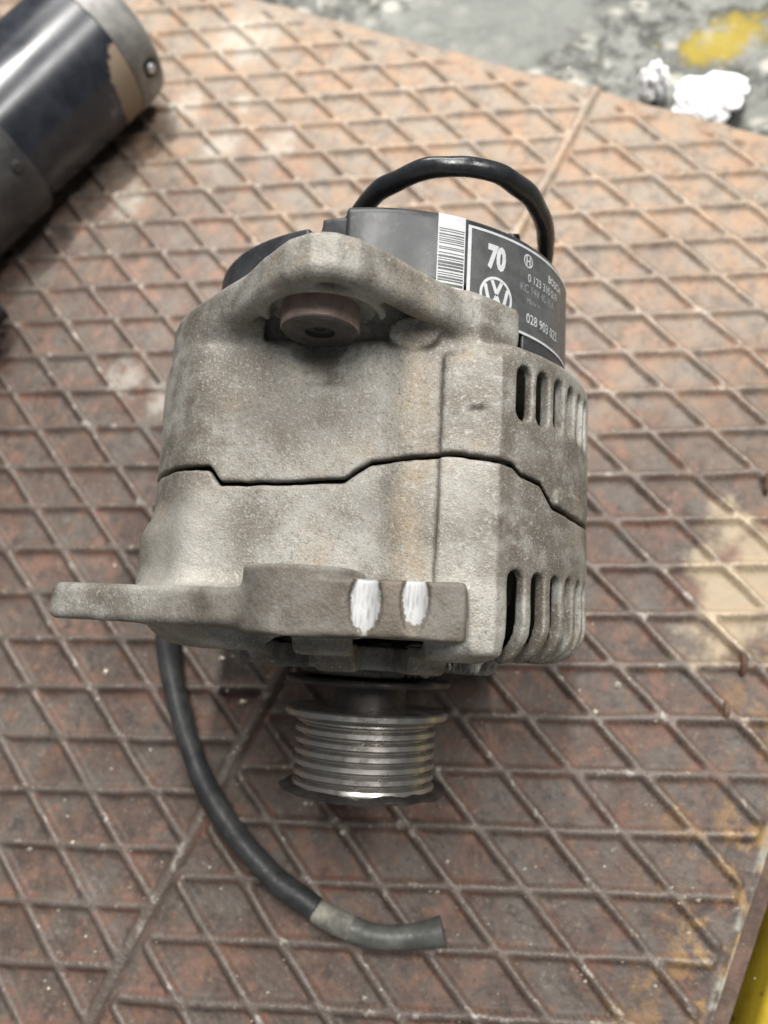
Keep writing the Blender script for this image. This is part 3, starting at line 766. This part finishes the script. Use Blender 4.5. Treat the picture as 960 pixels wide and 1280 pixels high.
# yellow steel edge beam beside the plate, low right
m = NT('chipped_yellow_paint')
n = m.noise(70, 6, 0.65)
c = m.mix(m.ramp(n, 0.3, 0.6), (0.40, 0.29, 0.02), (0.56, 0.42, 0.035))
c = m.mix(m.ramp(m.noise(130, 5, 0.7), 0.60, 0.68), c, (0.10, 0.07, 0.04))
m.bump(n, 0.2, 0.0006)
M_yel = m.done(c, 0.5, 0, 0.5)
bm = bmesh.new(); bmesh.ops.create_cube(bm, size=1.0)
for vtx in bm.verts: vtx.co = Vector((vtx.co.x * .50, vtx.co.y * .05, vtx.co.z * .06))
bmesh.ops.bevel(bm, geom=list(bm.edges), offset=.006, segments=4, profile=.6, affect='EDGES')
me = bpy.data.meshes.new('yellow_beam'); bm.to_mesh(me); bm.free(); me.materials.append(M_yel)
me.polygons.foreach_set('use_smooth', np.ones(len(me.polygons), dtype=bool))
yo = bpy.data.objects.new('yellow_beam', me); COL.objects.link(yo)
cu_, cv_ = -90, 113 + 17 + 25
yo.location = ((cu_ * ud[0] + cv_ * vd[0]) * MM, (cu_ * ud[1] + cv_ * vd[1]) * MM, -.008 - .03)
yo.rotation_euler = (0, 0, R_(UV_ANG))
tag(yo, 'yellow painted steel beam along the plate edge, bottom right corner', 'beam')
# rusty ledge carrying the plate
M_ledge = mat_plain('rusty_ledge_steel', (0.14, 0.085, 0.062), 0.65, 0, 0.4, 60, 0.5, 0.001, (0.30, 0.25, 0.18), 0.5)
bm = bmesh.new(); bmesh.ops.create_cube(bm, size=1.0)
for vtx in bm.verts: vtx.co = Vector((vtx.co.x * .62, vtx.co.y * .69, vtx.co.z * .066))
bmesh.ops.bevel(bm, geom=list(bm.edges), offset=.003, segments=2, affect='EDGES')
me = bpy.data.meshes.new('plate_frame'); bm.to_mesh(me); bm.free(); me.materials.append(M_ledge)
lo = bpy.data.objects.new('plate_frame', me); COL.objects.link(lo)
cu_, cv_ = 403 - 14 - 310, 113 + 10 - 345
lo.location = ((cu_ * ud[0] + cv_ * vd[0]) * MM, (cu_ * ud[1] + cv_ * vd[1]) * MM, -.0145 - .033)
lo.rotation_euler = (0, 0, R_(UV_ANG)); tag(lo, kind='structure')

# swarf and grit scattered over the plate
M_chip = mat_plain('pale_swarf', (0.66, 0.62, 0.50), 0.3, 0.3, 0.35, 900)
rs = random.Random(11); V, F = [], []
def zplate(xw, yw):
    u_ = xw * ud[0] + yw * ud[1]; v2_ = xw * vd[0] + yw * vd[1]
    i_ = int(round((u_ - U[0]) / ST)); j_ = int(round((v2_ - V_[0]) / ST))
    return zz[min(max(i_, 0), nu - 1), min(max(j_, 0), nv - 1)]
for k in range(420):
    if k < 260: xw, yw = rs.uniform(-200, 90), rs.uniform(-90, 110)
    else: xw, yw = rs.uniform(-150, 260), rs.uniform(60, 420)
    s = rs.choice([.35, .4, .5, .6, .8, 1.1]) * (1.9 if k % 19 == 0 else .85)
    c0 = Vector((xw, yw, zplate(xw, yw) + .25 * s)); k0 = len(V)
    for sx, sy, sz in ((1, 0, 0), (-1, 0, 0), (0, 1, 0), (0, -1, 0), (0, 0, 1), (0, 0, -1)):
        V.append((c0 + Vector((sx * s * rs.uniform(.6, 1.6), sy * s * rs.uniform(.4, 1.1), sz * s * rs.uniform(.3, .7)))) * MM)
    for q in ((0, 2, 4), (2, 1, 4), (1, 3, 4), (3, 0, 4), (2, 0, 5), (1, 2, 5), (3, 1, 5), (0, 3, 5)): F.append(tuple(k0 + i for i in q))
g = mk('metal_swarf', V, F, M_chip, smooth=False); tag(g, 'pale specks of metal swarf and grit scattered over the tread plate', 'swarf', kind='stuff')
